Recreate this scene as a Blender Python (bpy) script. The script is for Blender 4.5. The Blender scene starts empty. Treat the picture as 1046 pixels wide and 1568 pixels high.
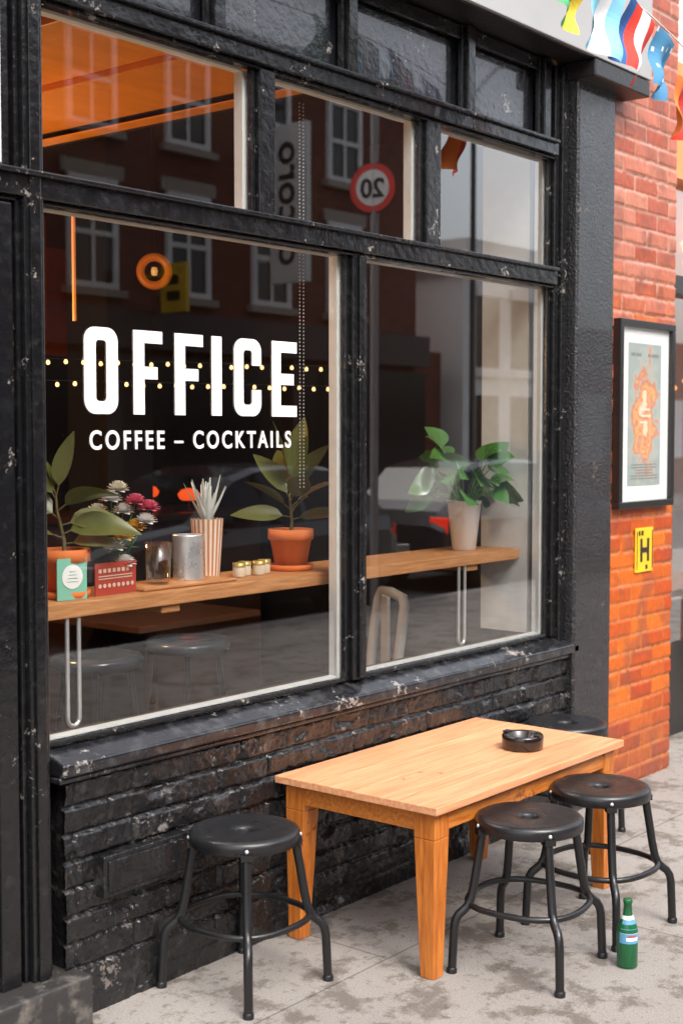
import bpy, math, random
from mathutils import Vector, Matrix, noise
random.seed(7)
scene=bpy.context.scene
# ------------------------------------------------------------------ materials
def M(name,col=(.5,.5,.5),rough=.5,metal=0,var=0,vscale=8,bump=0,bscale=60,col2=None,cscale=5,cthr=None,emit=None,estr=0,spec=.5,coat=0,stretch=None,detail=6,rvar=0,island=0,chips=None):
    m=bpy.data.materials.new(name); m.use_nodes=True
    nt=m.node_tree; n=nt.nodes; l=nt.links; b=n['Principled BSDF']
    b.inputs['Roughness'].default_value=rough; b.inputs['Metallic'].default_value=metal
    b.inputs['Specular IOR Level'].default_value=spec; b.inputs['Coat Weight'].default_value=coat
    b.inputs['Base Color'].default_value=(*col,1)
    tc=n.new('ShaderNodeTexCoord'); vec=tc.outputs['Object']; vec0=vec
    if stretch:
        mp=n.new('ShaderNodeMapping'); mp.inputs['Scale'].default_value=stretch; l.new(vec,mp.inputs['Vector']); vec=mp.outputs[0]
    cur=None
    if col2 is not None:
        nz=n.new('ShaderNodeTexNoise'); nz.inputs['Scale'].default_value=cscale; nz.inputs['Detail'].default_value=detail; nz.inputs['Roughness'].default_value=.6
        l.new(vec,nz.inputs['Vector'])
        r=n.new('ShaderNodeValToRGB'); lo,hi=cthr or (.35,.65)
        r.color_ramp.elements[0].position=lo; r.color_ramp.elements[1].position=hi
        r.color_ramp.elements[0].color=(*col,1); r.color_ramp.elements[1].color=(*col2,1)
        l.new(nz.outputs['Fac'],r.inputs['Fac']); cur=r.outputs['Color']
    if var or island:
        hs=n.new('ShaderNodeHueSaturation')
        if cur is None: hs.inputs['Color'].default_value=(*col,1)
        else: l.new(cur,hs.inputs['Color'])
        mr=n.new('ShaderNodeMapRange')
        if island:
            g=n.new('ShaderNodeNewGeometry'); l.new(g.outputs['Random Per Island'],mr.inputs['Value']); v=island
        else:
            nz=n.new('ShaderNodeTexNoise'); nz.inputs['Scale'].default_value=vscale; nz.inputs['Detail'].default_value=5; l.new(vec,nz.inputs['Vector']); l.new(nz.outputs['Fac'],mr.inputs['Value']); v=var
        mr.inputs['To Min'].default_value=1-v; mr.inputs['To Max'].default_value=1+v
        l.new(mr.outputs[0],hs.inputs['Value']); cur=hs.outputs['Color']
    if chips:
        cs,lo,ccol=chips
        nz=n.new('ShaderNodeTexNoise'); nz.inputs['Scale'].default_value=cs; nz.inputs['Detail'].default_value=8; nz.inputs['Roughness'].default_value=.75; l.new(vec0,nz.inputs['Vector'])
        big=n.new('ShaderNodeTexNoise'); big.inputs['Scale'].default_value=cs*.17; big.inputs['Detail'].default_value=2; l.new(vec0,big.inputs['Vector'])
        av=n.new('ShaderNodeMath'); av.operation='MULTIPLY_ADD'; av.inputs[1].default_value=.45; l.new(big.outputs['Fac'],av.inputs[0]); 
        sc=n.new('ShaderNodeMath'); sc.operation='MULTIPLY'; sc.inputs[1].default_value=.55; l.new(nz.outputs['Fac'],sc.inputs[0]); l.new(sc.outputs[0],av.inputs[2])
        mr=n.new('ShaderNodeMapRange'); mr.inputs['From Min'].default_value=lo; mr.inputs['From Max'].default_value=lo+.02; l.new(av.outputs[0],mr.inputs['Value'])
        mx=n.new('ShaderNodeMix'); mx.data_type='RGBA'; l.new(mr.outputs[0],mx.inputs[0]); mx.inputs[7].default_value=(*ccol,1)
        if cur is None: mx.inputs[6].default_value=(*col,1)
        else: l.new(cur,mx.inputs[6])
        cur=mx.outputs[2]
    if cur is not None: l.new(cur,b.inputs['Base Color'])
    if rvar:
        nz=n.new('ShaderNodeTexNoise'); nz.inputs['Scale'].default_value=vscale*1.7; nz.inputs['Detail'].default_value=6; l.new(vec,nz.inputs['Vector'])
        mr=n.new('ShaderNodeMapRange'); mr.inputs['From Min'].default_value=.3; mr.inputs['From Max'].default_value=.7
        mr.inputs['To Min'].default_value=max(.03,rough-rvar); mr.inputs['To Max'].default_value=min(1,rough+rvar); l.new(nz.outputs['Fac'],mr.inputs['Value']); l.new(mr.outputs[0],b.inputs['Roughness'])
    if bump:
        nz=n.new('ShaderNodeTexNoise'); nz.inputs['Scale'].default_value=bscale; nz.inputs['Detail'].default_value=5; l.new(vec,nz.inputs['Vector'])
        bp=n.new('ShaderNodeBump'); bp.inputs['Distance'].default_value=bump; bp.inputs['Strength'].default_value=1; l.new(nz.outputs['Fac'],bp.inputs['Height']); l.new(bp.outputs[0],b.inputs['Normal'])
    if emit:
        b.inputs['Emission Color'].default_value=(*emit,1); b.inputs['Emission Strength'].default_value=estr
        try: m.cycles.emission_sampling='NONE'
        except Exception: pass
    return m
def glass_mat(name,tint=(1,1,1),f0=.05,k=.9,pw=4.0):
    m=bpy.data.materials.new(name); m.use_nodes=True; nt=m.node_tree; n=nt.nodes; l=nt.links; n.clear()
    o=n.new('ShaderNodeOutputMaterial'); mx=n.new('ShaderNodeMixShader'); t=n.new('ShaderNodeBsdfTransparent'); g=n.new('ShaderNodeBsdfGlossy')
    t.inputs[0].default_value=(*tint,1); g.inputs['Roughness'].default_value=0
    ge=n.new('ShaderNodeNewGeometry'); dt=n.new('ShaderNodeVectorMath'); dt.operation='DOT_PRODUCT'; l.new(ge.outputs['Normal'],dt.inputs[0]); l.new(ge.outputs['Incoming'],dt.inputs[1])
    def mth(op,a,b=None,c=None,cl=False):
        q=n.new('ShaderNodeMath'); q.operation=op; q.use_clamp=cl
        for i,v in enumerate((a,b,c)):
            if v is None: continue
            if isinstance(v,(int,float)): q.inputs[i].default_value=v
            else: l.new(v,q.inputs[i])
        return q.outputs[0]
    ab=mth('ABSOLUTE',dt.outputs['Value']); om=mth('SUBTRACT',1.0,ab,cl=True); po=mth('POWER',om,pw); f=mth('MULTIPLY_ADD',po,k,f0,cl=True)
    l.new(f,mx.inputs[0]); l.new(t.outputs[0],mx.inputs[1]); l.new(g.outputs[0],mx.inputs[2]); l.new(mx.outputs[0],o.inputs[0])
    return m
# ------------------------------------------------------------------ mesh builder
class MB:
    def __init__(s): s.v=[];s.f=[];s.m=[];s.s=[]
    def add(s,vs,fs,mi=0,sm=False,mat=None):
        o=len(s.v)
        if mat is not None: vs=[mat@Vector(v) for v in vs]
        s.v+= [tuple(v) for v in vs]
        for f in fs: s.f.append(tuple(i+o for i in f)); s.m.append(mi); s.s.append(sm)
    def box(s,x0,x1,y0,y1,z0,z1,mi=0,mat=None):
        vs=[(x0,y0,z0),(x1,y0,z0),(x1,y1,z0),(x0,y1,z0),(x0,y0,z1),(x1,y0,z1),(x1,y1,z1),(x0,y1,z1)]
        s.add(vs,[(0,3,2,1),(4,5,6,7),(0,1,5,4),(1,2,6,5),(2,3,7,6),(3,0,4,7)],mi,False,mat)
    def hexa(s,b,t,mi=0):
        s.add(list(b)+list(t),[(0,3,2,1),(4,5,6,7),(0,1,5,4),(1,2,6,5),(2,3,7,6),(3,0,4,7)],mi)
    def lathe(s,prof,c=(0,0,0),n=32,mi=0,sm=True,mat=None,cap=True):
        vs=[];fs=[]
        for r,z in prof:
            for i in range(n):
                a=2*math.pi*i/n; vs.append((c[0]+r*math.cos(a),c[1]+r*math.sin(a),c[2]+z))
        for j in range(len(prof)-1):
            for i in range(n):
                k=(i+1)%n; fs.append((j*n+i,j*n+k,(j+1)*n+k,(j+1)*n+i))
        s.add(vs,fs,mi,sm,mat)
        if cap:
            s.add(vs[:n],[tuple(reversed(range(n)))],mi,False,mat)
            s.add(vs[-n:],[tuple(range(n))],mi,False,mat)
    def tube(s,path,rad,n=10,mi=0,closed=False,sm=True):
        P=[Vector(p) for p in path]; N=len(P); vs=[];fs=[]
        up=Vector((0,0,1)); prev=None
        for i,p in enumerate(P):
            if closed: t=(P[(i+1)%N]-P[i-1]).normalized()
            else: t=(P[min(i+1,N-1)]-P[max(i-1,0)]).normalized()
            if prev is None:
                a=t.cross(up) if abs(t.dot(up))<.95 else t.cross(Vector((1,0,0)))
                a.normalize()
            else:
                a=prev-t*prev.dot(t); a.normalize()
            prev=a; b=t.cross(a); r=rad[i] if isinstance(rad,(list,tuple)) else rad
            for k in range(n):
                an=2*math.pi*k/n; vs.append(p+a*math.cos(an)*r+b*math.sin(an)*r)
        R=N if closed else N-1
        for j in range(R):
            for k in range(n):
                q=(k+1)%n; j2=(j+1)%N; fs.append((j*n+k,j*n+q,j2*n+q,j2*n+k))
        s.add(vs,fs,mi,sm)
        if not closed:
            s.add(vs[:n],[tuple(reversed(range(n)))],mi); s.add(vs[-n:],[tuple(range(n))],mi)
    def leaf(s,base,d,L,W,bend=.3,mi=0,pw=.75,nseg=8,fold=.18,twist=0):
        base=Vector(base); d=Vector(d).normalized(); up=Vector((0,0,1))
        side=d.cross(up)
        if side.length<.05: side=Vector((1,0,0))
        side.normalize(); side=Matrix.Rotation(twist,3,d)@side; nrm=side.cross(d).normalized()
        vs=[];fs=[]
        p=base.copy(); dd=d.copy()
        for i in range(nseg+1):
            t=i/nseg; w=W*.5*math.sin(math.pi*min(1,t**pw))**.8 if 0<t<1 else .002
            for k in (-1,-.5,0,.5,1):
                vs.append(p+side*w*k+nrm*(abs(k)*w*fold*2 - (k*k)*w*.15))
            dd=(dd+Vector((0,0,-1))*bend/nseg).normalized(); p=p+dd*(L/nseg)
        for i in range(nseg):
            for k in range(4):
                a=i*5+k; fs.append((a,a+1,a+6,a+5))
        s.add(vs,fs,mi,True)
    def build(s,name,mats,parent=None,bevel=0,loc=(0,0,0),rotz=0,seg=2):
        me=bpy.data.meshes.new(name); me.from_pydata(s.v,[],s.f)
        for m in mats: me.materials.append(m)
        for p,mi,sm in zip(me.polygons,s.m,s.s): p.material_index=mi; p.use_smooth=sm
        me.update()
        o=bpy.data.objects.new(name,me); scene.collection.objects.link(o); o.location=loc; o.rotation_euler[2]=rotz
        if bevel:
            b=o.modifiers.new('bev','BEVEL'); b.width=bevel; b.segments=seg; b.limit_method='ANGLE'; b.angle_limit=math.radians(50)
        if parent: o.parent=parent
        return o
def empty(name,loc=(0,0,0),rotz=0):
    e=bpy.data.objects.new(name,None); scene.collection.objects.link(e); e.location=loc; e.rotation_euler[2]=rotz; e.empty_display_size=.1; return e
def text(name,body,size,mat,loc,rot,parent=None,extrude=.0006,offset=0,spacing=1,align='LEFT',sx=1):
    cu=bpy.data.curves.new(name,'FONT'); cu.body=body; cu.size=size; cu.extrude=extrude; cu.offset=offset; cu.space_character=spacing; cu.align_x=align
    t=bpy.data.objects.new(name+'_tmp',cu); scene.collection.objects.link(t)
    dg=bpy.context.evaluated_depsgraph_get(); dg.update()
    me=bpy.data.meshes.new_from_object(t.evaluated_get(dg)); bpy.data.objects.remove(t)
    me.materials.clear(); me.materials.append(mat)
    o=bpy.data.objects.new(name,me); scene.collection.objects.link(o); o.location=loc; o.rotation_euler=rot; o.scale=(sx,1,1)
    if parent: o.parent=parent
    return o
# ------------------------------------------------------------------ material set
CH=(.24,.22,.20)
black=M('black_gloss_paint',(.007,.007,.008),.20,bump=.003,bscale=34,col2=(.020,.020,.021),cscale=30,cthr=(.55,.72),rvar=.14,vscale=10,coat=.25,spec=.4,chips=(45,.600,CH))
blackrough=M('black_roughcast_paint',(.011,.011,.013),.24,bump=.010,bscale=95,rvar=.1,coat=.5,chips=(30,.615,(.12,.09,.07)))
blackpanel=M('black_panel_paint',(.012,.013,.016),.12,bump=.004,bscale=40,rvar=.1,coat=.9,chips=(45,.61,CH))
blackbrick=M('black_painted_brick',(.008,.008,.009),.25,bump=.007,bscale=60,col2=(.040,.036,.034),cscale=22,cthr=(.55,.72),rvar=.15,vscale=14,coat=.3,chips=(30,.598,(.15,.13,.12)))
whitein=M('white_inner_paint',(.70,.71,.70),.5,var=.12,vscale=20)
glass=glass_mat('window_glass',(.95,.96,.95),.09,1.75,2.6)
vglass=glass_mat('vessel_glass',(.90,.92,.92),.07,.9,3)
white=M('white_vinyl',(.80,.80,.79),.5)
# ------------------------------------------------------------------ ground
def ground_mat(name,c1,c2,joint=None,jw=.008):
    m=bpy.data.materials.new(name); m.use_nodes=True; nt=m.node_tree;n=nt.nodes;l=nt.links;b=n['Principled BSDF']
    tc=n.new('ShaderNodeTexCoord'); v=tc.outputs['Object']
    def nz(s,d=8,r=.6):
        t=n.new('ShaderNodeTexNoise'); t.inputs['Scale'].default_value=s; t.inputs['Detail'].default_value=d; t.inputs['Roughness'].default_value=r; l.new(v,t.inputs['Vector']); return t.outputs['Fac']
    def ramp(f,a,ca,bb,cb):
        r=n.new('ShaderNodeValToRGB'); e=r.color_ramp.elements; e[0].position=a;e[0].color=(*ca,1);e[1].position=bb;e[1].color=(*cb,1); l.new(f,r.inputs[0]); return r.outputs[0]
    def mul(a,bb,fac=1):
        x=n.new('ShaderNodeMix'); x.data_type='RGBA'; x.blend_type='MULTIPLY'; x.inputs[0].default_value=fac; l.new(a,x.inputs[6]); l.new(bb,x.inputs[7]); return x.outputs[2]
    base=ramp(nz(1.3),.3,c1,.7,c2)
    grain=ramp(nz(170,3),.3,(.70,.70,.70),.7,(1.12,1.12,1.12))
    stain=ramp(nz(5.0,12,.72),.43,(.46,.42,.38),.50,(1,1,1))
    spots=ramp(nz(24,8,.7),.36,(.5,.48,.46),.42,(1,1,1))
    c=mul(mul(mul(base,grain),stain,.85),spots,.8)
    if joint:
        br=n.new('ShaderNodeTexBrick'); br.inputs['Scale'].default_value=1; br.inputs['Mortar Size'].default_value=jw; br.inputs['Brick Width'].default_value=joint[0]; br.inputs['Row Height'].default_value=joint[1]
        br.inputs['Color1'].default_value=(1,1,1,1); br.inputs['Color2'].default_value=(.93,.93,.93,1); br.inputs['Mortar'].default_value=(.55,.53,.5,1); br.inputs['Mortar Smooth'].default_value=.5
        mp=n.new('ShaderNodeMapping'); mp.inputs['Location'].default_value=(.37,.42,0); l.new(v,mp.inputs[0]); l.new(mp.outputs[0],br.inputs['Vector']); c=mul(c,br.outputs['Color'])
    l.new(c,b.inputs['Base Color']); b.inputs['Roughness'].default_value=.85
    bp=n.new('ShaderNodeBump'); bp.inputs['Distance'].default_value=.004; l.new(nz(110,5),bp.inputs['Height']); l.new(bp.outputs[0],b.inputs['Normal'])
    return m
pav=ground_mat('pavement_concrete',(.27,.245,.225),(.345,.32,.295),(1.5,1.12),.005)
asph=ground_mat('asphalt',(.045,.045,.047),(.06,.06,.062))
m=MB(); m.add([(-120,-120,-.16),(150,-120,-.16),(150,120,-.16),(-120,120,-.16)],[(0,1,2,3)]); m.build('ground',[asph])
m=MB(); m.add([(-60,-11,-.12),(90,-11,-.12),(90,-5,-.12),(-60,-5,-.12)],[(0,1,2,3)]); m.build('road',[asph])
m=MB(); m.box(-60,90,-4.85,.9,-.2,0); m.build('pavement',[pav])
kerbm=M('kerb_stone',(.3,.29,.28),.8,var=.2,bump=.003)
m=MB()
for i in range(-30,60): m.box(i*1.0,i*1.0+.99,-5,-4.853,-.2,.003)
m.build('kerb',[kerbm],bevel=.012)
m=MB(); m.box(-60,90,-13.5,-11.15,-.2,0); m.build('pavement',[pav])
m=MB()
for i in range(-30,60): m.box(i*1.0,i*1.0+.99,-11.147,-11,-.2,.003)
m.build('kerb',[kerbm],bevel=.012)
m=MB()
for k,y in enumerate((-10.55,-10.7)): m.add([(-60,y,-.116),(90,y,-.116),(90,y+.07,-.116),(-60,y+.07,-.116)],[(0,1,2,3)])
m.build('road_marking',[M('yellow_line_paint',(.6,.45,.05),.7,var=.3)])
# ------------------------------------------------------------------ cafe building
cafe=empty('cafe_building')
def h2(a,b):
    x=math.sin(a*127.1+b*311.7)*43758.5453; return x-math.floor(x)
def brickh(x,z,bl,ch,amp,nz,seed,edge=.007,jit=.005):
    r=math.floor(z/ch); xx=x/bl+(.5 if r%2 else 0)+.07*(h2(r,seed)-.5); c=math.floor(xx); fx=xx-c; fz=z/ch-r
    wob=noise.noise(Vector((x*30,z*30,seed)))*.0035
    d=min(min(fx,1-fx)*bl,min(fz,1-fz)*ch)-.003+wob
    t=max(0,min(1,d/edge)); t=t*t*(3-2*t)
    j=h2(r*7.3+c,seed)
    tilt=(h2(c,r+seed)-.5)*(fz-.5)*jit*2.4+(h2(c+3,r+seed)-.5)*(fx-.5)*jit*1.6
    h=t*(amp+(j-.5)*jit+tilt)+noise.noise(Vector((x*18,z*18,seed)))*nz+noise.noise(Vector((x*60,z*60,seed)))*nz*.6
    return h,t,j,r,c
def field(name,x0,x1,z0,z1,step,fun,mat,colfun=None,y=0):
    nx=int((x1-x0)/step)+1; nz_=int((z1-z0)/step)+1
    vs=[];cols=[]
    for j in range(nz_):
        z=z0+(z1-z0)*j/(nz_-1)
        for i in range(nx):
            x=x0+(x1-x0)*i/(nx-1); r=fun(x,z); vs.append((x,y-r[0],z))
            if colfun: cols.append(colfun(x,z,r))
    fs=[(j*nx+i,j*nx+i+1,(j+1)*nx+i+1,(j+1)*nx+i) for j in range(nz_-1) for i in range(nx-1)]
    me=bpy.data.meshes.new(name); me.from_pydata(vs,[],fs); me.materials.append(mat)
    me.polygons.foreach_set('use_smooth',[True]*len(fs))
    if colfun:
        ca=me.color_attributes.new('bcol','FLOAT_COLOR','POINT')
        ca.data.foreach_set('color',[c for q in cols for c in (*q,1)])
    o=bpy.data.objects.new(name,me); scene.collection.objects.link(o); o.parent=cafe; return o
def low(x,z):
    r=brickh(x,z+.01,.225,.0775,.015,.0045,3.1,.006,.010)
    k=max(0,min(1,(.15-z)/.06+noise.noise(Vector((x*4,0,1)))*1.2))*.85
    ex=.014+noise.noise(Vector((x*9,z*9,5)))*.008+noise.noise(Vector((x*40,z*40,5)))*.003
    chip=max(0,noise.noise(Vector((x*11,z*16,21)))-.28)*.035
    return (r[0]*(1-k)+k*ex-chip,)
field('black_brick_wall',2.43,5.2,-.02,.71,.005,low,blackbrick)
mo=bpy.data.materials.new('orange_glazed_brick'); mo.use_nodes=True; n=mo.node_tree.nodes;l=mo.node_tree.links;b=n['Principled BSDF']
va=n.new('ShaderNodeVertexColor'); va.layer_name='bcol'
nzn=n.new('ShaderNodeTexNoise'); nzn.inputs['Scale'].default_value=30; nzn.inputs['Detail'].default_value=6
tcn=n.new('ShaderNodeTexCoord'); l.new(tcn.outputs['Object'],nzn.inputs['Vector'])
hs=n.new('ShaderNodeHueSaturation'); mr=n.new('ShaderNodeMapRange'); mr.inputs['To Min'].default_value=.65; mr.inputs['To Max'].default_value=1.3
l.new(nzn.outputs[0],mr.inputs[0]); l.new(mr.outputs[0],hs.inputs['Value']); l.new(va.outputs[0],hs.inputs['Color']); l.new(hs.outputs[0],b.inputs['Base Color'])
b.inputs['Roughness'].default_value=.45
bp=n.new('ShaderNodeBump'); bp.inputs['Distance'].default_value=.003; l.new(nzn.outputs[0],bp.inputs['Height']); l.new(bp.outputs[0],b.inputs['Normal'])
def pierh(x,z): return brickh(x,z,.228,.079,.007,.0008,9.7,.004)
def lerp(a,b,t): return tuple(p+(q-p)*t for p,q in zip(a,b))
def pierc(x,z,r):
    j=r[2]; t=r[1]
    k=max(0,min(1,(z-1.4)/1.2+ .55*noise.noise(Vector((x*3,z*3,0)))))
    hot=lerp((.64,.14,.006),(.38,.045,.006),j); pale=lerp((.36,.075,.035),(.50,.19,.12),j)
    c=lerp(hot,pale,k)
    g=noise.noise(Vector((x*7,z*7,4)))
    c=lerp(c,(.20,.06,.035),max(0,min(.55,(g-.05)*1.6)))
    d=max(0,min(1,(.45-z)/.4)); c=lerp(c,(.22,.06,.035),d*.75)
    mort=lerp((.46,.16,.05),(.46,.27,.21),k)
    return lerp(mort,c,t)
field('orange_brick_pier',5.5,6.235,-.02,4.2,.008,pierh,mo,pierc)
m=MB(); m.box(5.5,6.228,.006,.45,0,4.2); m.build('pier_core',[M('brick_side',(.4,.09,.03),.6,var=.2,bump=.003)],cafe)
m=MB(); m.box(2.44,5.2,.012,.2,0,.69); m.build('wall_core',[blackbrick],cafe)
# frames
m=MB()
def bar_v(x0,x1,z0,z1,y=0.0,bead=.012):
    m.box(x0+bead,x1-bead,y,.046,z0,z1)
    m.box(x0,x0+bead-.001,y+.018,.0455,z0,z1); m.box(x1-bead+.001,x1,y+.018,.0455,z0,z1)
def bar_h(x0,x1,z0,z1,y=-.006,bead=.012):
    m.box(x0,x1,y,.0475,z0+bead,z1-bead)
    m.box(x0,x1,y+.02,.0465,z0,z0+bead-.001); m.box(x0,x1,y+.02,.0465,z1-bead+.001,z1)
bar_v(2.305,2.40,.15,3.2,-.012,.016)
m.box(2.335,2.37,-.022,-.0125,.15,3.2)
bar_v(3.72,3.835,.785,2.272,.004,.02); m.box(3.765,3.79,-.008,.0035,.79,2.27)
bar_v(3.245,3.355,2.353,2.812,.004,.018); bar_v(4.155,4.287,2.353,2.812,.004,.022)
m.box(5.09,5.115,.03,.0455,.785,3.2); m.box(5.116,5.15,.012,.0457,.78,3.2); m.box(5.151,5.20,-.004,.0459,.74,3.2)
bar_h(2.02,5.10,2.268,2.358,-.014); m.box(2.02,5.088,-.032,-.0145,2.335,2.35)
bar_h(2.41,5.10,2.805,2.885,-.014); m.box(2.41,5.088,-.03,-.0145,2.865,2.88)
for x in (2.56,3.045,3.70,4.43,5.0): bar_v(x,x+.085,2.882,3.215,.006,.018)
m.box(2.402,5.09,.03,.0462,3.16,3.214)
m.box(2.40,3.72,.022,.0452,.782,.797); m.box(3.835,5.09,.022,.0452,.782,.797)
m.build('shopfront_frame',[black],cafe,bevel=.004)
m=MB(); m.box(2.40,5.1,.06,.10,2.87,3.22); m.build('top_panels',[blackpanel],cafe)
m=MB()
def rim(x0,x1,z0,z1,w=.03):
    m.box(x0-.02,x0+.004,.056,.09,z0,z1); m.box(x1-.010,x1+.03,.054,.092,z0,z1)
    m.box(x0,x1-.011,.056,.09,z0-.01,z0+.010); m.box(x0,x1-.011,.056,.09,z1-.004,z1+.03)
rim(2.402,3.72,.79,2.27); rim(3.837,5.09,.79,2.27); rim(2.402,3.245,2.355,2.805); rim(3.357,4.155,2.355,2.805); rim(4.289,5.09,2.355,2.805)
m.box(5.092,5.13,.125,.36,.79,2.9)
m.build('inner_sash_beads',[whitein],cafe,bevel=.002)
m=MB(); 
for x0,x1,z0,z1 in ((2.39,3.73,.785,2.28),(3.83,5.1,.785,2.28),(2.39,3.25,2.35,2.82),(3.35,4.16,2.35,2.82),(4.28,5.1,2.35,2.82)):
    m.add([(x0,.05,z0),(x1,.05,z0),(x1,.05,z1),(x0,.05,z1)],[(0,1,2,3)])
m.build('window_panes',[glass],cafe)
m=MB(); x0,x1=2.40,5.25
m.hexa([(x0,-.05,.705),(x1,-.05,.705),(x1,.05,.705),(x0,.05,.705)],[(x0,-.05,.742),(x1,-.05,.742),(x1,.05,.781),(x0,.05,.781)])
m.box(x0,x1,-.035,.04,.685,.7045)
m.build('window_sill',[M('black_sill_paint',(.010,.010,.012),.22,bump=.004,bscale=30,col2=(.05,.05,.052),cscale=18,cthr=(.50,.70),rvar=.15,vscale=9,coat=.5,chips=(34,.585,(.26,.24,.22)))],cafe,bevel=.007,seg=3)
inner=M('inner_dark_wall',(.018,.014,.014),.7,var=.2)
redw=M('inner_red_wall',(.22,.05,.02),.6,var=.2)
woodfl=M('inner_floor_wood',(.025,.015,.011),.4,var=.3,stretch=(1,8,1))
orangec=M('orange_ceiling',(.80,.26,.02),.45,var=.25,vscale=3,stretch=(1,6,1))
m=MB()
m.box(2.38,5.2,.125,.2,.70,.775)
m.box(2.38,5.14,.205,.215,.0,.70)
m.box(-.5,6.2,4.0,4.1,0,3.6)
m.box(-.6,-.5,.2,4.1,0,3.6); m.box(6.2,6.3,.45,4.1,0,3.6)
m.box(5.15,5.49,.12,.45,0,3.3)
m.box(3.63,6.2,.12,4,3.28,3.3)
m.box(3.60,3.72,.13,4,2.84,3.28)
m.box(4.55,4.85,2.2,2.5,.05,3.28)
m.build('interior_walls',[inner],cafe)
m=MB(); m.box(-.5,6.2,.22,4.0,.02,.04); m.build('interior_floor',[woodfl],cafe)
m=MB(); m.box(-.5,3.599,.13,4,2.86,2.9)
for i in range(9): m.box(-.4+i*.5,-.32+i*.5,.14,3.99,2.835,2.8605)
m.build('orange_ceiling',[orangec],cafe,bevel=.004)
m=MB(); m.box(-.49,6.19,3.97,3.995,2.15,2.83); m.box(3.8,4.5,2.6,2.64,2.2,2.75); m.build('red_upper_wall',[redw],cafe)
m=MB(); m.box(5.201,5.53,-.05,.11,0,3.22); m.build('black_pilaster',[blackrough],cafe,bevel=.01)
fasc=M('fascia_grey_paint',(.34,.34,.34),.35,var=.1,vscale=4)
darks=M('soffit_dark',(.018,.017,.017),.35,bump=.002)
m=MB(); m.box(-2,5.69,-.14,-.122,3.225,3.95); m.build('fascia_board',[fasc],cafe,bevel=.003)
m=MB(); m.box(-2,5.68,-.121,.12,3.222,3.95); m.box(5.185,5.685,-.135,.02,3.15,3.2215); m.build('fascia_soffit',[darks],cafe,bevel=.006)
ub=M('upper_brick',(.33,.10,.06),.75,var=.3,bump=.004)
m=MB(); m.box(-2,6.23,.0,.3,4.2,8); m.box(-2,6.23,.3,9,3.35,8); m.box(-2,5.49,.13,.3,3.3,4.2)
m.build('upper_storey',[ub],cafe)
m=MB(); m.box(-.7,-.6,.2,9,0,3.4); m.box(6.301,6.4,.5,9,0,3.4); m.build('party_walls',[ub],cafe)
m=MB()
m.box(1.0,2.30,.09,.12,.15,2.27); m.box(2.22,2.30,.02,.088,.15,3.2); m.box(1.15,1.25,.05,.089,.2,2.2); m.box(2.05,2.15,.05,.089,.2,2.2)
m.box(1.251,2.049,.055,.089,.2,.4); m.box(1.251,2.049,.055,.089,1.0,1.1)
m.box(-2,1.0,.02,.12,.0,3.2)
m.box(2.225,2.29,-.0,.0195,.15,2.26)
m.build('black_door',[black],cafe,bevel=.004)
m=MB(); m.box(1.0,2.255,-.004,.015,2.36,3.2); m.build('transom_reflection',[M('transom_reflection_white',(.60,.61,.61),.35)],cafe)  # opaque white panel, painted stand-in for sky reflected in the transom glass
m=MB(); m.lathe([(.001,0),(.02,0),(.028,.015),(.03,.03),(.022,.045),(.001,.05)],n=20,mat=Matrix.Translation((2.185,.05,1.68))@Matrix.Rotation(math.radians(90),4,'X')); m.build('door_knob',[M('brass',(.8,.45,.15),.25,1)],cafe)
stepm=M('worn_step_stone',(.03,.028,.027),.5,bump=.006,bscale=25,col2=(.15,.135,.12),cscale=11,cthr=(.5,.66),chips=(25,.59,(.25,.22,.2)))
m=MB(); m.box(.6,2.47,-.085,.3,-.02,.150); m.build('door_step',[stepm],cafe,bevel=.012,seg=3)
m=MB(); m.box(2.54,2.87,-.050,.01,.335,.455); m.box(2.555,2.855,-.056,-.049,.35,.44); m.build('wall_vent_block',[blackbrick],cafe,bevel=.006)
# ------------------------------------------------------------------ lettering
let=MB()
zb,zt=1.709,1.957; st=.043; yf=.0462; yb=.0482
def rect(x0,x1,z0,z1): let.box(x0,x1,yf,yb,z0,z1)
def ringpath(x0,x1,z0,z1,rc,n=8):
    pts=[]
    for cx,cz,s in ((x1-rc,z1-rc,0),(x0+rc,z1-rc,90),(x0+rc,z0+rc,180),(x1-rc,z0+rc,270)):
        for i in range(n+1):
            a=math.radians(s+90*i/n); pts.append((cx+rc*math.cos(a),cz+rc*math.sin(a)))
    return pts
def strip(o,i,closed=True):
    N=len(o); vs=[(p[0],yf,p[1]) for p in o]+[(p[0],yf,p[1]) for p in i]+[(p[0],yb,p[1]) for p in o]+[(p[0],yb,p[1]) for p in i]
    fs=[]
    for k in range(N if closed else N-1):
        q=(k+1)%N; fs+= [(k,N+k,N+q,q),(k,q,2*N+q,2*N+k),(N+k,3*N+k,3*N+q,N+q)]
    let.add(vs,fs)
strip(ringpath(2.569,2.695,zb,zt,.040),ringpath(2.569+st,2.695-st,zb+st*.85,zt-st*.85,.012))
for x0,x1 in ((2.756,2.872),(2.924,3.044)):
    rect(x0,x0+st,zb,zt); rect(x0+st,x1,zt-st*.85,zt); rect(x0+st,x1-.02,zb+.105,zb+.142)
rect(3.083,3.127,zb,zt)
o=ringpath(3.184,3.311,zb,zt,.040); i=ringpath(3.184+st,3.311-st,zb+st*.85,zt-st*.85,.012)
strip([(3.311,zt-.085)]+o[:36]+[(3.311,zb+.085)],[(3.311-st,zt-.085)]+i[:36]+[(3.311-st,zb+.085)],False)
rect(3.364,3.364+st,zb,zt); rect(3.364+st,3.487,zt-st*.85,zt); rect(3.364+st,3.487,zb,zb+st*.85); rect(3.364+st,3.472,zb+.105,zb+.142)
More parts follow.
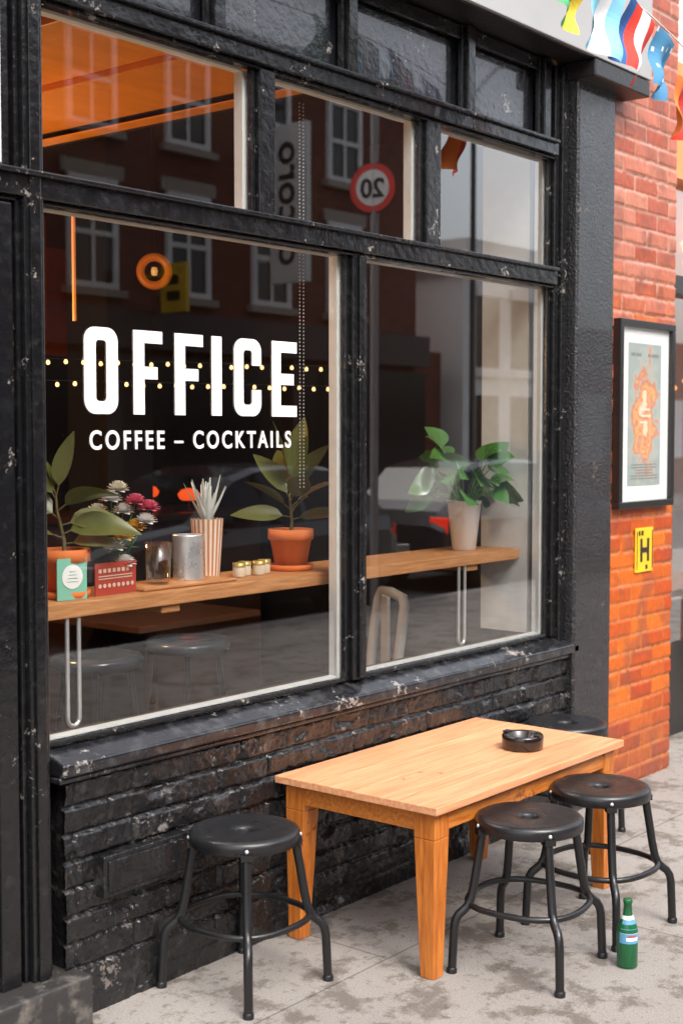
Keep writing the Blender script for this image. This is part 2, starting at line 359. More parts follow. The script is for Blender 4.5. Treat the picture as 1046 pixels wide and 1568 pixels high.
wl=empty('window_lettering'); let.build('office_letters',[white],wl)
t=text('small_letters','COFFEE – COCKTAILS',.072,white,(0,0,0),(math.radians(90),0,0),wl,offset=.0012,spacing=1.34)
bb=[v.co for v in t.data.vertices]; xa=min(v.x for v in bb); xb=max(v.x for v in bb); za=min(v.y for v in bb); zc=max(v.y for v in bb)
sx=(3.458-2.587)/(xb-xa); sy=.056/(zc-za); t.scale=(sx,sy,1); t.location=(2.587-xa*sx,.0475,1.606-za*sy)
# ------------------------------------------------------------------ interior furniture / shelf
shelfw=M('shelf_wood',(.38,.16,.055),.5,col2=(.58,.28,.115),cscale=9,stretch=(1,14,14),bump=.001)
sh=empty('window_shelf')
m=MB(); m.box(2.41,3.9,.155,.30,1.112,1.158); m.box(2.41,3.9,.302,.45,1.112,1.157); m.box(3.902,5.085,.155,.30,1.112,1.158); m.box(3.902,5.085,.302,.45,1.112,1.157)
m.box(2.98,3.06,.17,.43,1.086,1.111); m.box(4.70,4.78,.17,.43,1.086,1.111); m.build('planks',[shelfw],sh,bevel=.004)
chrome=M('bracket_steel',(.85,.86,.88),.3,.8)
m=MB()
for x in (2.62,4.66):
    p=[(x-.022,.17,1.11)]+[(x-.022,.17,1.0-.02*i) for i in range(9)]+[(x-.022*math.cos(a),.17,.83-.022*math.sin(a)-.02) for a in [math.pi*k/8 for k in range(9)]]+[(x+.022,.17,.84),(x+.022,.17,1.11)]
    m.tube(p,.007,8)
m.build('hairpin_brackets',[chrome],sh)
blackm=M('black_metal',(.010,.010,.011),.33,bump=.0006,bscale=200,rvar=.08)
blackseat=M('black_seat',(.010,.010,.011),.36,rvar=.12,vscale=12,bump=.0004,bscale=300,coat=.1,chips=(30,.62,(.06,.06,.06)))
bluseat=M('vinyl_seat',(.045,.07,.095),.22,coat=.4)
def barstool(x,y):
    e=empty('bar_stool',(x,y,.04))
    m=MB(); m.lathe([(.001,.79),(.12,.795),(.165,.79),(.175,.77),(.17,.745),(.001,.74)],n=36); m.build('seat',[bluseat],e)
    m=MB()
    for k in range(4):
        a=math.pi/4+k*math.pi/2; c,s=math.cos(a),math.sin(a); m.tube([(c*.12,s*.12,.745),(c*.2,s*.2,0)],.012,8)
    m.tube([(math.cos(a)*.17,math.sin(a)*.17,.28) for a in [2*math.pi*i/24 for i in range(24)]],.008,6,closed=True); m.build('legs',[blackm],e)
barstool(3.86,.95); barstool(3.36,.92)
wm=M('white_metal',(.75,.76,.75),.35)
def chair(x,y,r):
    e=empty('metal_chair',(x,y,.04),math.radians(r))
    m=MB(); m.box(-.18,.18,-.18,.18,.43,.45)
    for sx_ in (-1,1):
        m.tube([(sx_*.17,-.17,.43),(sx_*.21,-.22,0)],.014,8); m.tube([(sx_*.17,.17,.43),(sx_*.21,.22,0)],.014,8)
    m.tube([(-.18,.17,.44),(-.20,.2,.7),(-.19,.22,.84),(-.16,.225,.875),(0,.225,.885),(.16,.225,.875),(.19,.22,.84),(.20,.2,.7),(.18,.17,.44)],.024,8); m.box(-.05,.05,.185,.2,.45,.87)
    m.build('frame',[wm],e,bevel=.003)
chair(4.83,.92,235)
e=empty('cafe_table',(4.55,1.9,.04)); m=MB(); m.box(-.4,.4,-.35,.35,.72,.75); m.tube([(0,0,.72),(0,0,.03)],.03,12); m.lathe([(.22,0),(.22,.02),(.03,.04)],n=24); m.build('top_and_pedestal',[M('dark_table_wood',(.12,.05,.025),.35,var=.3)],e,bevel=.003)
warm=M('warm_bulb',(1,.7,.4),.5,emit=(1,.60,.25),estr=2.4)
m=MB()
A=Vector((3.45,1.52,0)); B=Vector((5.0,.95,0))
for z,off in ((1.945,0),(1.856,.5)):
    m.tube([A.lerp(B,i/30)+Vector((0,0,z+.014)) for i in range(31)],.0025,4,mi=1)
    for i in range(22): m.lathe([(.002,-.009),(.007,-.006),(.0085,0),(.006,.007),(.003,.010)],c=tuple(A.lerp(B,(i+off)/22)+Vector((0,0,z+.003*math.sin(i*2.3)))),n=8)
m.build('string_lights',[warm,blackm])
orlamp=M('orange_shade',(.6,.16,.01),.35,emit=(1,.25,.02),estr=.10)
pl=empty('pendant_lamp',(4.40,1.70,2.40)); m=MB()
m.tube([(.065*math.cos(a)*.65,-.065*math.cos(a)*.75,.065*math.sin(a)) for a in [2*math.pi*i/28 for i in range(28)]],.019,10,closed=True); m.lathe([(.001,-.02),(.012,-.018),(.016,0),(.012,.018),(.001,.02)],n=16,mi=1); m.tube([(0,0,.08),(0,0,.85)],.003,5,mi=2); m.build('ring_shade_and_cord',[orlamp,M('dim_bulb',(1,.7,.3),.5,emit=(1,.5,.15),estr=.4),blackm],pl)
m=MB(); m.box(3.42,3.430,1.1,1.11,2.08,2.50); m.build('neon_tube_lamp',[M('orange_neon',(1,.4,.1),.4,emit=(1,.22,.02),estr=.35)])
redl=M('red_lamp_glow',(.8,.1,.02),.4,emit=(1,.10,.015),estr=1.1)
for (x,y,z) in ((4.9,2.6,1.27),(5.6,2.7,1.27),(5.3,3.3,1.7),(5.75,3.2,1.27)):
    e=empty('table_lamp',(x,y,z)); m=MB(); m.lathe([(.04,0),(.055,.01),(.065,.035),(.045,.06),(.01,.07)],n=16); m.lathe([(.04,-.06),(.01,-.05),(.01,0)],n=12,mi=1); m.lathe([(.10,-.06),(.10,-.05)],n=16,mi=1); m.build('shade',[redl,blackm],e)
m=MB(); m.box(4.7,6.1,2.5,3.4,1.17,1.21); m.box(4.75,6.05,2.55,3.35,.04,1.168); m.build('bar_counter',[M('bar_wood',(.08,.035,.02),.35,var=.3)],bevel=.004)
m=MB()
for k in (0,1):
    for i in range(106): 
        z=2.78-i*.0125
        m.lathe([(.0005,-.0032),(.003,0),(.0005,.0032)],c=(3.60+k*.020,.13,z),n=6)
m.build('blind_bead_chain',[M('chain_steel',(.45,.45,.45),.35,.3)])
# ------------------------------------------------------------------ shelf objects
terra=M('terracotta',(.66,.17,.035),.75,var=.15,bump=.0008,bscale=120)
soil=M('soil',(.03,.02,.012),.95,bump=.01,bscale=80)
leafg=M('leaf_green',(.06,.18,.035),.25,var=.5,vscale=10,coat=.35)
leafd=M('leaf_olive',(.11,.12,.03),.35,var=.45,vscale=9,coat=.1)
stemm=M('stem_brown',(.12,.09,.03),.7)
ST=1.158
def pot(m,r,h,c):
    m.lathe([(r*.62,0),(r*.68,.002),(r*.9,h*.72),(r*1.0,h*.74),(r*1.0,h),(r*.93,h),(r*.9,h*.9)],c=c,n=36,cap=False)
    m.lathe([(r*.62,.001),(.001,.0012)],c=c,n=36,cap=False)
    m.lathe([(r*.905,h*.9),(.001,h*.92)],c=c,n=24,mi=1,cap=False)
def rubber(name,x,y,specs,r,h,lm,stem_h,lean=(0,0)):
    e=empty(name,(x,y,ST)); m=MB()
    m.lathe([(r*.85,0),(r*.95,.004),(r*1.0,.022),(r*.9,.022),(r*.85,.012)],n=32,cap=False)
    pot(m,r,h,(0,0,.008)); m.build('terracotta_pot',[terra,soil],e)
    m=MB(); top=Vector((lean[0],lean[1],h+stem_h)); b0=Vector((0,0,h*.9))
    m.tube([b0.lerp(top,t)+Vector((.006*math.sin(t*6),0,0)) for t in (0,.25,.5,.75,1)],[.007,.006,.005,.004,.003],8,mi=1)
    for (t,az,el,L,W,bd) in specs:
        p=b0.lerp(top,t); a=math.radians(az); d=Vector((math.cos(a)*math.cos(math.radians(el)),math.sin(a)*math.cos(math.radians(el)),math.sin(math.radians(el))))
        q=p+d*.03; m.tube([p,q],.0025,6,mi=1); m.leaf(q,d,L,W,bd,twist=random.choice((-1,1))*random.uniform(.3,1.0))
    m.build('stem_and_leaves',[lm,stemm],e)
rubber('potted_rubber_plant',2.675,.27,[(.35,-51,25,.22,.095,.9),(.5,-30,15,.19,.09,.6),(.6,129,40,.18,.09,.5),(.75,-70,35,.20,.085,.9),(.9,150,60,.17,.09,.2),(1,-60,75,.17,.09,.2),(1,100,60,.18,.09,.3),(.3,170,20,.2,.09,.5),(.2,-40,5,.15,.11,.3)],.078,.14,leafd,.17,(-.02,.01))
rubber('potted_rubber_plant',3.745,.30,[(.35,129,10,.19,.07,.3),(.3,-51,12,.20,.07,.2),(.5,140,40,.17,.08,.4),(.55,-40,38,.19,.085,.5),(.7,100,55,.2,.09,.5),(.8,-60,60,.2,.09,.5),(1,-30,78,.22,.10,.1),(1,150,75,.21,.10,.2),(.65,-120,40,.17,.085,.5),(.4,20,25,.16,.07,.3),(.9,60,50,.18,.09,.4)],.083,.142,leafd,.17,(0,.0))
e=empty('potted_leafy_plant',(4.87,.30,ST)); m=MB()
wp=M('white_ceramic',(.80,.80,.79),.3)
m.lathe([(.045,0),(.05,.003),(.073,.205),(.076,.21),(.071,.21),(.068,.19)],n=36,cap=False); m.lathe([(.045,.001),(.001,.0011)],n=36,cap=False); m.lathe([(.069,.19),(.001,.195)],n=24,mi=1,cap=False); m.build('white_pot',[wp,soil],e)
m=MB(); random.seed(21)
for k in range(38):
    az=k*137.5; el=random.uniform(-20,70); L=random.uniform(.11,.16); hh=random.uniform(.05,.27)*(math.sin(math.radians(max(8,el)))*.6+.4); rr=.05+.065*math.cos(math.radians(el))
    a=math.radians(az); d=Vector((math.cos(a)*math.cos(math.radians(el)),math.sin(a)*math.cos(math.radians(el)),math.sin(math.radians(el))))
    p=Vector((math.cos(a)*.02,math.sin(a)*.02,.19)); q=p+Vector((math.cos(a)*rr,math.sin(a)*rr,hh)); m.tube([p,p.lerp(q,.5)+Vector((0,0,.02)),q],.0022,5,mi=1); m.leaf(q,d,L*.9,L*.9,1.3,twist=random.choice((-1,1))*random.uniform(.5,1.2),pw=.6,nseg=10,fold=.12)
m.build('foliage',[leafg,leafg],e)
e=empty('flower_vase',(2.89,.27,ST)); m=MB(); m.lathe([(.001,0.002),(.035,.002),(.042,.02),(.036,.07),(.024,.10),(.03,.125)],n=24,cap=False); m.build('glass_vase',[vglass],e)
random.seed(5); m=MB()
fl=[((-.065,.03,.20),1),((-.02,-.01,.14),1),((.02,0,.25),2),((.045,-.03,.28),0),((.075,-.06,.26),0),((-.05,.04,.25),1),((.005,-.02,.17),3),((.045,-.03,.20),3),((.06,-.06,.22),2),((-.03,.0,.29),2),((0,0,.32),1),((.0,-.03,.09),2)]
for (p,c) in fl:
    P=Vector(p); m.tube([(0,0,.01),(P.x*.4,P.y*.4,P.z*.6),tuple(P)],.002,5,mi=4)
    for k in range(50):
        a=k*2.4; el=math.radians(85-k*2.3); d=Vector((math.cos(a)*math.cos(el),math.sin(a)*math.cos(el),math.sin(el)*.8)); m.leaf(P-d*.003,d,.030+.0003*k,.026,-.3,mi=c,nseg=3)
for k in range(12):
    a=random.uniform(0,6.28); m.leaf((0,0,.13),(math.cos(a),math.sin(a),random.uniform(.3,1.4)),.07,.025,.5,mi=4,nseg=5)
m.build('flowers',[M('pink_petal',(.78,.20,.30),.6),M('cream_petal',(.82,.80,.68),.6),M('white_petal',(.85,.83,.81),.6),M('yellow_petal',(.85,.55,.05),.6),leafg],e)
e=empty('glass_tumbler',(3.04,.25,ST+.012)); m=MB(); m.lathe([(.001,.004),(.036,.004),(.040,.02),(.045,.135),(.043,.135),(.038,.02),(.001,.012)],n=28,cap=False); m.build('tumbler',[vglass],e)
tin=M('tin_metal',(.85,.87,.89),.32,.8,rvar=.1)
e=empty('tin_can',(3.195,.27,ST+.012)); m=MB(); pr=[(.001,0),(.05,0),(.052,.004)]
for i in range(14): pr.append((.050+(.0016 if i%2 else 0),.01+i*.0095))
pr+=[(.052,.146),(.052,.15),(.048,.15),(.048,.02),(.001,.02)]; m.lathe(pr,n=36,cap=False); m.build('can',[tin],e)
e=empty('wooden_tray',(3.12,.27,ST)); m=MB(); m.box(-.20,.22,-.085,.085,.001,.012); m.build('tray_board',[shelfw],e,bevel=.004)
e=empty('potted_succulent',(3.345,.33,ST+.0)); m=MB(); n_=40
for i in range(n_):
    a0=2*math.pi*i/n_; a1=2*math.pi*(i+1)/n_; r0,r1=.042,.056
    m.add([(r0*math.cos(a0),r0*math.sin(a0),.001),(r0*math.cos(a1),r0*math.sin(a1),.001),(r1*math.cos(a1),r1*math.sin(a1),.205),(r1*math.cos(a0),r1*math.sin(a0),.205)],[(0,1,2,3)],mi=i%2)
m.lathe([(.054,.19),(.001,.195)],n=24,mi=2,cap=False); m.build('striped_cup',[M('cup_cream',(.75,.65,.54),.6),M('cup_stripe',(.5,.2,.09),.6),soil],e)
m=MB(); random.seed(3)
for k in range(26):
    a=k*2.4; el=math.radians(88-k*1.3); d=Vector((math.cos(a)*math.cos(el),math.sin(a)*math.cos(el),math.sin(el))); m.leaf((math.cos(a)*.012,math.sin(a)*.012,.19),d,random.uniform(.10,.17),.022,-.25,nseg=5,fold=.4,pw=.5)
m.build('spiky_leaves',[M('succulent_white',(.75,.79,.75),.6)],e)
jarm=M('jar_label',(.70,.62,.48),.5); lidm=M('jar_lid',(.5,.36,.12),.35,.5)
for i,x in enumerate((3.44,3.49,3.54,3.59)):
    e=empty('candle_jar',(x,.27+.02*(i%2),ST)); m=MB(); m.lathe([(.001,.001),(.020,.001),(.022,.004),(.022,.036)],n=20,cap=False); m.lathe([(.0235,.036),(.0235,.05),(.001,.051)],n=20,mi=1,cap=False); m.build('jar',[jarm,lidm],e)
e=empty('certificate_card',(2.645,.2,ST),math.radians(-6)); m=MB(); m.box(-.052,.052,0,.004,.001,.125); m.build('green_card',[M('card_green',(.20,.50,.38),.6)],e)
m=MB(); m.lathe([(.036,0),(.036,.001)],n=32,mat=Matrix.Translation((0,-.001,.07))@Matrix.Rotation(math.radians(90),4,'X')); m.build('white_roundel',[white],e); m=MB()
for k in range(4): m.box(-.02+.003*k,.02-.003*k,-.0035,-.0022,.055+k*.01,.0565+k*.01)
m.build('print_lines',[M('card_ink',(.2,.42,.34),.6)],e)
e=empty('menu_card',(2.83,.215,ST),math.radians(4)); m=MB(); m.box(-.088,.088,0,.004,.001,.10); m.build('red_card',[M('card_red',(.40,.05,.03),.6,var=.2)],e)
m=MB()
for k in range(8): m.lathe([(.0065,0),(.0065,.001)],n=12,mat=Matrix.Translation((-.07+.02*k,-.001,.03))@Matrix.Rotation(math.radians(90),4,'X'))
for k in range(7): m.box(-.075+.02*k,-.063+.02*k,-.0015,-.0005,.07,.082)
for k in range(2): m.box(-.075,.07,-.0015,-.0005,.05+.008*k,.053+.008*k)
m.build('menu_print',[M('menu_cream',(.65,.5,.4),.6)],e)
# ------------------------------------------------------------------ outdoor table
twood=M('pine_top',(.53,.215,.095),.42,col2=(.74,.37,.195),cscale=3.2,cthr=(.32,.66),stretch=(1.0,20,20),bump=.0006,bscale=40,rvar=.1,coat=.03,detail=9,chips=(16,.590,(.34,.12,.04)))
tleg=M('pine_varnished',(.36,.09,.010),.4,col2=(.58,.19,.028),cscale=6,stretch=(14,14,1.2),bump=.0008,coat=.1,chips=(26,.585,(.16,.045,.012)))
tap=M('pine_apron',(.38,.10,.012),.4,col2=(.60,.21,.038),cscale=6,stretch=(1.5,12,14),bump=.0008,coat=.1,chips=(26,.585,(.16,.045,.012)))
tb=empty('wooden_table',(3.885,-.345,0)); hx,hy,zt_=.592,.322,.54
m=MB(); nb=4; w=2*hy/nb
for k in range(nb): m.box(-hx,hx,-hy+k*w+.0005,-hy+(k+1)*w-.0005,zt_-.024-.0003*(k%2),zt_-.0005*(k%2))
m.build('plank_top',[twood],tb,bevel=.002)
m=MB(); i_=.03
m.box(-hx+i_,hx-i_,-hy+i_,-hy+i_+.02,zt_-.09,zt_-.0255); m.box(-hx+i_,hx-i_,hy-i_-.02,hy-i_,zt_-.09,zt_-.0255)
m.box(-hx+i_,-hx+i_+.02,-hy+i_+.021,hy-i_-.021,zt_-.089,zt_-.0255); m.box(hx-i_-.02,hx-i_,-hy+i_+.021,hy-i_-.021,zt_-.089,zt_-.0255)
m.build('apron',[tap],tb,bevel=.002)
k=0
for sx_ in (-1,1):
    for sy_ in (-1,1):
        k+=1; m=MB(); cx=sx_*(hx-i_-.034); cy=sy_*(hy-i_-.034)
        def sq(r,z,dx=0,dy=0): return [(cx+dx-r,cy+dy-r,z),(cx+dx+r,cy+dy-r,z),(cx+dx+r,cy+dy+r,z),(cx+dx-r,cy+dy+r,z)]
        m.hexa(sq(.025,0,sx_*.008,sy_*.008),sq(.0385,zt_-.11)); m.box(cx-.0385,cx+.0385,cy-.0385,cy+.0385,zt_-.1098,zt_-.0265)
        m.build('leg_%d'%k,[tleg],tb,bevel=.003)
e=empty('ashtray',(4.13,-.45,.5405)); m=MB()
m.lathe([(.001,0),(.066,0),(.072,.004),(.074,.045),(.070,.052),(.064,.052),(.058,.047),(.052,.02),(.001,.014)],n=48,cap=False)
m.box(-.014,.014,-.075,-.052,.0505,.056); m.box(-.014,.014,.052,.075,.0505,.056); m.build('ashtray_bowl',[M('black_glass',(.012,.008,.007),.2,coat=.3)],e)
# ------------------------------------------------------------------ stools
def stool(x,y,rz=0):
    e=empty('metal_stool',(x,y,0),math.radians(rz)); e.scale=(1,1,1.06); m=MB()
    m.lathe([(.027,.415),(.027,.437),(.031,.4435),(.05,.4445),(.08,.4445),(.13,.4465),(.150,.449),(.160,.4465),(.1655,.440),(.167,.430),(.166,.413),(.160,.410),(.157,.418),(.155,.430),(.027,.430)],n=64,cap=False)
    m.build('seat',[blackseat],e)
    m=MB()
    for k in range(4):
        a=math.pi/4+k*math.pi/2; c,s=math.cos(a),math.sin(a)
        p=[(.150,.418),(.156,.385),(.166,.33),(.178,.26),(.188,.215),(.199,.193),(.214,.180),(.228,.170),(.238,.155),(.243,.135),(.246,.08),(.250,.0)]
        m.tube([(r*c,r*s,z) for r,z in p],[.0135]*len(p),12)
        R=Matrix.Rotation(a,4,'Z'); m.box(.135,.172,-.017,.017,.400,.418,mat=R)
        m.lathe([(.006,0),(.006,.004),(.001,.006)],n=10,mi=1,mat=R@Matrix.Translation((.166,0,.426))@Matrix.Rotation(math.radians(90),4,'Y'))
        m.lathe([(.0165,0),(.0165,.012),(.014,.016)],c=(.250*c,.250*s,0),n=12)
    pts=[]
    for i in range(48):
        a=2*math.pi*i/48; rr=.193-.014*(1+math.cos(4*a))*.5; pts.append((rr*math.cos(a),rr*math.sin(a),.197))
    m.tube(pts,.0095,8,closed=True)
    m.build('legs_and_foot_ring',[blackm,chrome],e)
stool(2.955,-.205,0); stool(3.615,-.79,8); stool(4.08,-.785,-4); stool(4.90,-.19,8)
e=empty('beer_bottle',(3.80,-1.034,0)); e.scale=(1,1,.97); bg=bpy.data.materials.new('green_bottle_glass'); bg.use_nodes=True; b=bg.node_tree.nodes['Principled BSDF']
b.inputs['Base Color'].default_value=(.02,.16,.06,1); b.inputs['Roughness'].default_value=.06; b.inputs['Transmission Weight'].default_value=.4; b.inputs['IOR'].default_value=1.45
m=MB(); m.lathe([(.001,0),(.029,0),(.0325,.005),(.0325,.115),(.030,.132),(.020,.155),(.0145,.170),(.0125,.205),(.0145,.207),(.0145,.217),(.012,.22),(.001,.22)],n=36,cap=False); m.build('bottle_glass',[bg],e)
m=MB(); 
def arcl(r,z0,z1,a0,a1,mi,r2=None):
    N=20; vs=[];fs=[]
    for i in range(N+1):
        a=math.radians(a0+(a1-a0)*i/N); vs+=[(r*math.cos(a),r*math.sin(a),z0),((r2 or r)*math.cos(a),(r2 or r)*math.sin(a),z1)]
    for i in range(N): fs.append((2*i,2*i+2,2*i+3,2*i+1))
    m.add(vs,fs,mi,True)
arcl(.0330,.083,.115,160,310,1); arcl(.0331,.115,.116,160,310,0); arcl(.0204,.1560,.168,140,330,0,.0160); arcl(.0308,.128,.155,165,305,1,.0207)
arcl(.0335,.092,.103,200,270,0); arcl(.0336,.105,.110,210,260,2)
m.build('labels',[M('label_white',(.75,.75,.72),.5),M('label_blue',(.10,.30,.50),.4),M('label_red',(.5,.05,.05),.4)],e)
# ------------------------------------------------------------------ poster
ps=empty('framed_poster',(5.885,-.008,1.742)); m=MB(); W,Hp=.28,.433; fw=.032
m.box(-W,W,-.04,0,Hp-fw,Hp); m.box(-W,W,-.04,0,-Hp,-Hp+fw); m.box(-W,-W+fw,-.0402,0,-Hp+fw,Hp-fw); m.box(W-fw,W,-.0402,0,-Hp+fw,Hp-fw)
m.build('black_frame',[M('frame_black',(.015,.015,.015),.3)],ps,bevel=.003)
m=MB(); m.box(-W+fw,W-fw,-.018,-.004,-Hp+fw,Hp-fw); m.build('white_mat',[M('mat_white',(.68,.69,.68),.6)],ps)
pa=bpy.data.materials.new('poster_art'); pa.use_nodes=True; n=pa.node_tree.nodes;l=pa.node_tree.links;b=n['Principled BSDF']; b.inputs['Roughness'].default_value=.4
tc=n.new('ShaderNodeTexCoord'); sp=n.new('ShaderNodeVectorMath'); sp.operation='MULTIPLY'; sp.inputs[1].default_value=(6.0,0,3.0); l.new(tc.outputs['Object'],sp.inputs[0])
nz=n.new('ShaderNodeTexNoise'); nz.inputs['Scale'].default_value=14; nz.inputs['Detail'].default_value=4; l.new(tc.outputs['Object'],nz.inputs[0])
ln=n.new('ShaderNodeVectorMath'); ln.operation='LENGTH'; l.new(sp.outputs[0],ln.inputs[0])
ad=n.new('ShaderNodeMath'); ad.operation='MULTIPLY_ADD'; ad.inputs[1].default_value=1.9; l.new(nz.outputs['Fac'],ad.inputs[0]); l.new(ln.outputs['Value'],ad.inputs[2])
r=n.new('ShaderNodeValToRGB'); els=r.color_ramp.elements; els[0].position=.52; els[0].color=(.60,.55,.38,1); els[1].position=1.0; els[1].color=(.30,.35,.33,1)
for p_,c_ in ((.60,(.58,.17,.07)),(.68,(.62,.38,.16)),(.76,(.52,.18,.11)),(.85,(.42,.36,.29)),(.90,(.34,.39,.36))):
    q=els.new(p_); q.color=(*c_,1)
mu=n.new('ShaderNodeMath'); mu.operation='MULTIPLY'; mu.inputs[1].default_value=.50; l.new(ad.outputs[0],mu.inputs[0]); l.new(mu.outputs[0],r.inputs[0]); l.new(r.outputs[0],b.inputs['Base Color'])
m=MB(); m.box(-.165,.165,-.0195,-.0182,-.33,.33); m.build('art_print',[pa],ps)
m=MB(); random.seed(2)
for k in range(6):
    z=-.30+k*.013; ww=random.uniform(.08,.14); m.box(-ww,ww,-.0205,-.0197,z,z+.005)
for x0,x1 in ((-.14,-.10),(-.09,-.04),(.03,.06),(.07,.14)): m.box(x0,x1,-.0205,-.0197,.27,.285)
m.build('print_text',[M('ink_dark',(.2,.22,.22),.5)],ps)
m=MB(); m.box(-.05,.05,-.0205,-.0197,.02,.03); m.box(-.04,.06,-.0205,-.0197,-.01,.0); m.box(-.05,.03,-.0205,-.0197,-.04,-.03); m.build('print_title',[M('title_cream',(.6,.58,.5),.5)],ps)
m=MB(); m.add([(-W+fw,-.03,-Hp+fw),(W-fw,-.03,-Hp+fw),(W-fw,-.03,Hp-fw),(-W+fw,-.03,Hp-fw)],[(0,1,2,3)]); m.build('poster_glass',[glass_mat('poster_glazing',(1,1,1),.04,.9,5)],ps)
e=empty('fire_hydrant_sign',(5.925,-.008,1.105)); m=MB(); m.box(-.088,.088,-.008,0,-.105,.105); m.build('yellow_plate',[M('sign_yellow',(.80,.50,.02),.35,var=.12)],e,bevel=.003)
m=MB(); m.box(-.045,-.024,-.0105,-.0082,-.055,.055); m.box(.024,.045,-.0105,-.0082,-.055,.055); m.box(-.0238,.0238,-.0105,-.0082,-.012,.012)
m.box(-.062,-.048,-.0105,-.0082,.07,.092); m.box(-.035,-.015,-.0105,-.0082,.07,.092); m.box(.01,.03,-.0105,-.0082,-.092,-.072)
for x in (-.078,.078): m.box(x-.002,x+.002,-.0105,-.0082,-.09,.09)
m.build('black_letter',[M('sign_black',(.02,.02,.02),.4)],e)
# ------------------------------------------------------------------ bunting
bun=empty('flag_bunting')
LB=(.20,.48,.66);WH=(.65,.65,.65);RD=(.60,.035,.02);NV=(.02,.09,.28);GR=(.06,.32,.12);YE=(.75,.55,.05);ORG=(.80,.18,.03);BL=(.05,.20,.36)
fm={c:M('flag_cloth',c,.8) for c in (LB,WH,RD,NV,GR,YE,ORG,BL)}
def flag(x,y,ztop,w,h,ang,stripes,extra=None):
    m=MB(); mats=[]; ns=len(stripes); K=14
    for c in stripes+([extra] if extra else []):
        if fm[c] not in mats: mats.append(fm[c])
    R=Matrix.Rotation(math.radians(ang),3,'Y')
    def pt(u,v):
        q=Vector(((u-.5)*w+.01*math.sin(v*4), .032*math.sin(u*6+x*9+v*2)*(v+.15)+.015*math.sin(v*7+x), -v*h)); return Vector((x,y,ztop))+R@q
    for i in range(K):
        for j in range(K):
            c=stripes[min(ns-1,int(i/K*ns+1e-6))]
            if extra and ((i*5+j*3)%17==0): c=extra
            m.add([pt(i/K,j/K),pt((i+1)/K,j/K),pt((i+1)/K,(j+1)/K),pt(i/K,(j+1)/K)],[(0,1,2,3)],mats.index(fm[c]),True)
    m.build('flag',mats,bun)
flag(4.36,-.5,3.30,.20,.22,22,[GR,GR,YE]); flag(4.60,-.5,3.31,.22,.28,14,[LB,WH,LB])
flag(4.86,-.5,3.27,.20,.28,22,[NV,RD,WH,RD]); flag(5.07,-.5,3.22,.15,.25,16,[BL,BL],extra=WH); flag(5.24,-.5,3.08,.14,.24,6,[ORG,RD])
m=MB(); m.tube([(3.6+.1*i,-.5,3.32-(.0012*max(0,i-7)**2)) for i in range(22)],.003,5); m.build('string',[wm],bun)
# ------------------------------------------------------------------ neighbour shop
nb_=empty('neighbour_shop'); nf=M('neighbour_paint',(.03,.028,.027),.4,bump=.002); nw=M('neighbour_wall',(.62,.60,.57),.7,var=.2)
m=MB(); m.box(6.42,14,.30,.38,0,.5); 
for x in (6.42,7.4,8.6,9.8,11,12.2): m.box(x,x+.1,.28,.36,.5,3.0)
m.box(6.42,14,.27,.37,2.4,2.5); m.build('frame',[nf],nb_,bevel=.004)
m=MB(); m.box(6.42,14,.25,.4,3.0,3.6); m.build('sign_band',[M('band_orange',(.80,.28,.10),.5,var=.3)],nb_)
m=MB(); m.box(6.42,14,.4,6,3.6,8); m.box(6.42,14,3,3.1,0,3.6); m.build('upper_walls',[nw],nb_)
m=MB(); 
for i in range(10): m.lathe([(.01,-.05),(.09,-.03),(.11,.03),(.05,.09),(.01,.1)],c=(6.9+i*.45,.8+.2*(i%3),2.62+.22*(i%2)),n=16)
for i in range(6): m.lathe([(.01,-.03),(.03,0),(.01,.03)],c=(6.9+i*.2,.7,1.93+.05*(i%2)),n=10)
m.build('glowing_lamps',[M('neigh_glow',(1,.5,.2),.5,emit=(1,.35,.08),estr=3)],nb_)
m=MB(); m.box(6.6,14,.42,2.9,2.96,2.99); m.build('glowing_ceiling',[M('neigh_ceiling_glow',(.8,.3,.08),.5,emit=(1,.3,.06),estr=.5)],nb_)  # ceiling given its own emission to imitate warm lamplight on it
m=MB(); m.add([(6.5,.33,.5),(14,.33,.5),(14,.33,3),(6.5,.33,3)],[(0,1,2,3)]); m.build('glass',[glass],nb_)
m=MB(); m.box(6.9,9.5,-.25,.2,.72,.76); 
for x in (7,8.2,9.4): m.box(x,x+.05,-.2,-.15,0,.719); m.box(x,x+.05,.1,.15,0,.719)
m.build('bench_table',[M('bench_wood',(.2,.08,.03),.5,var=.2)],bevel=.004)
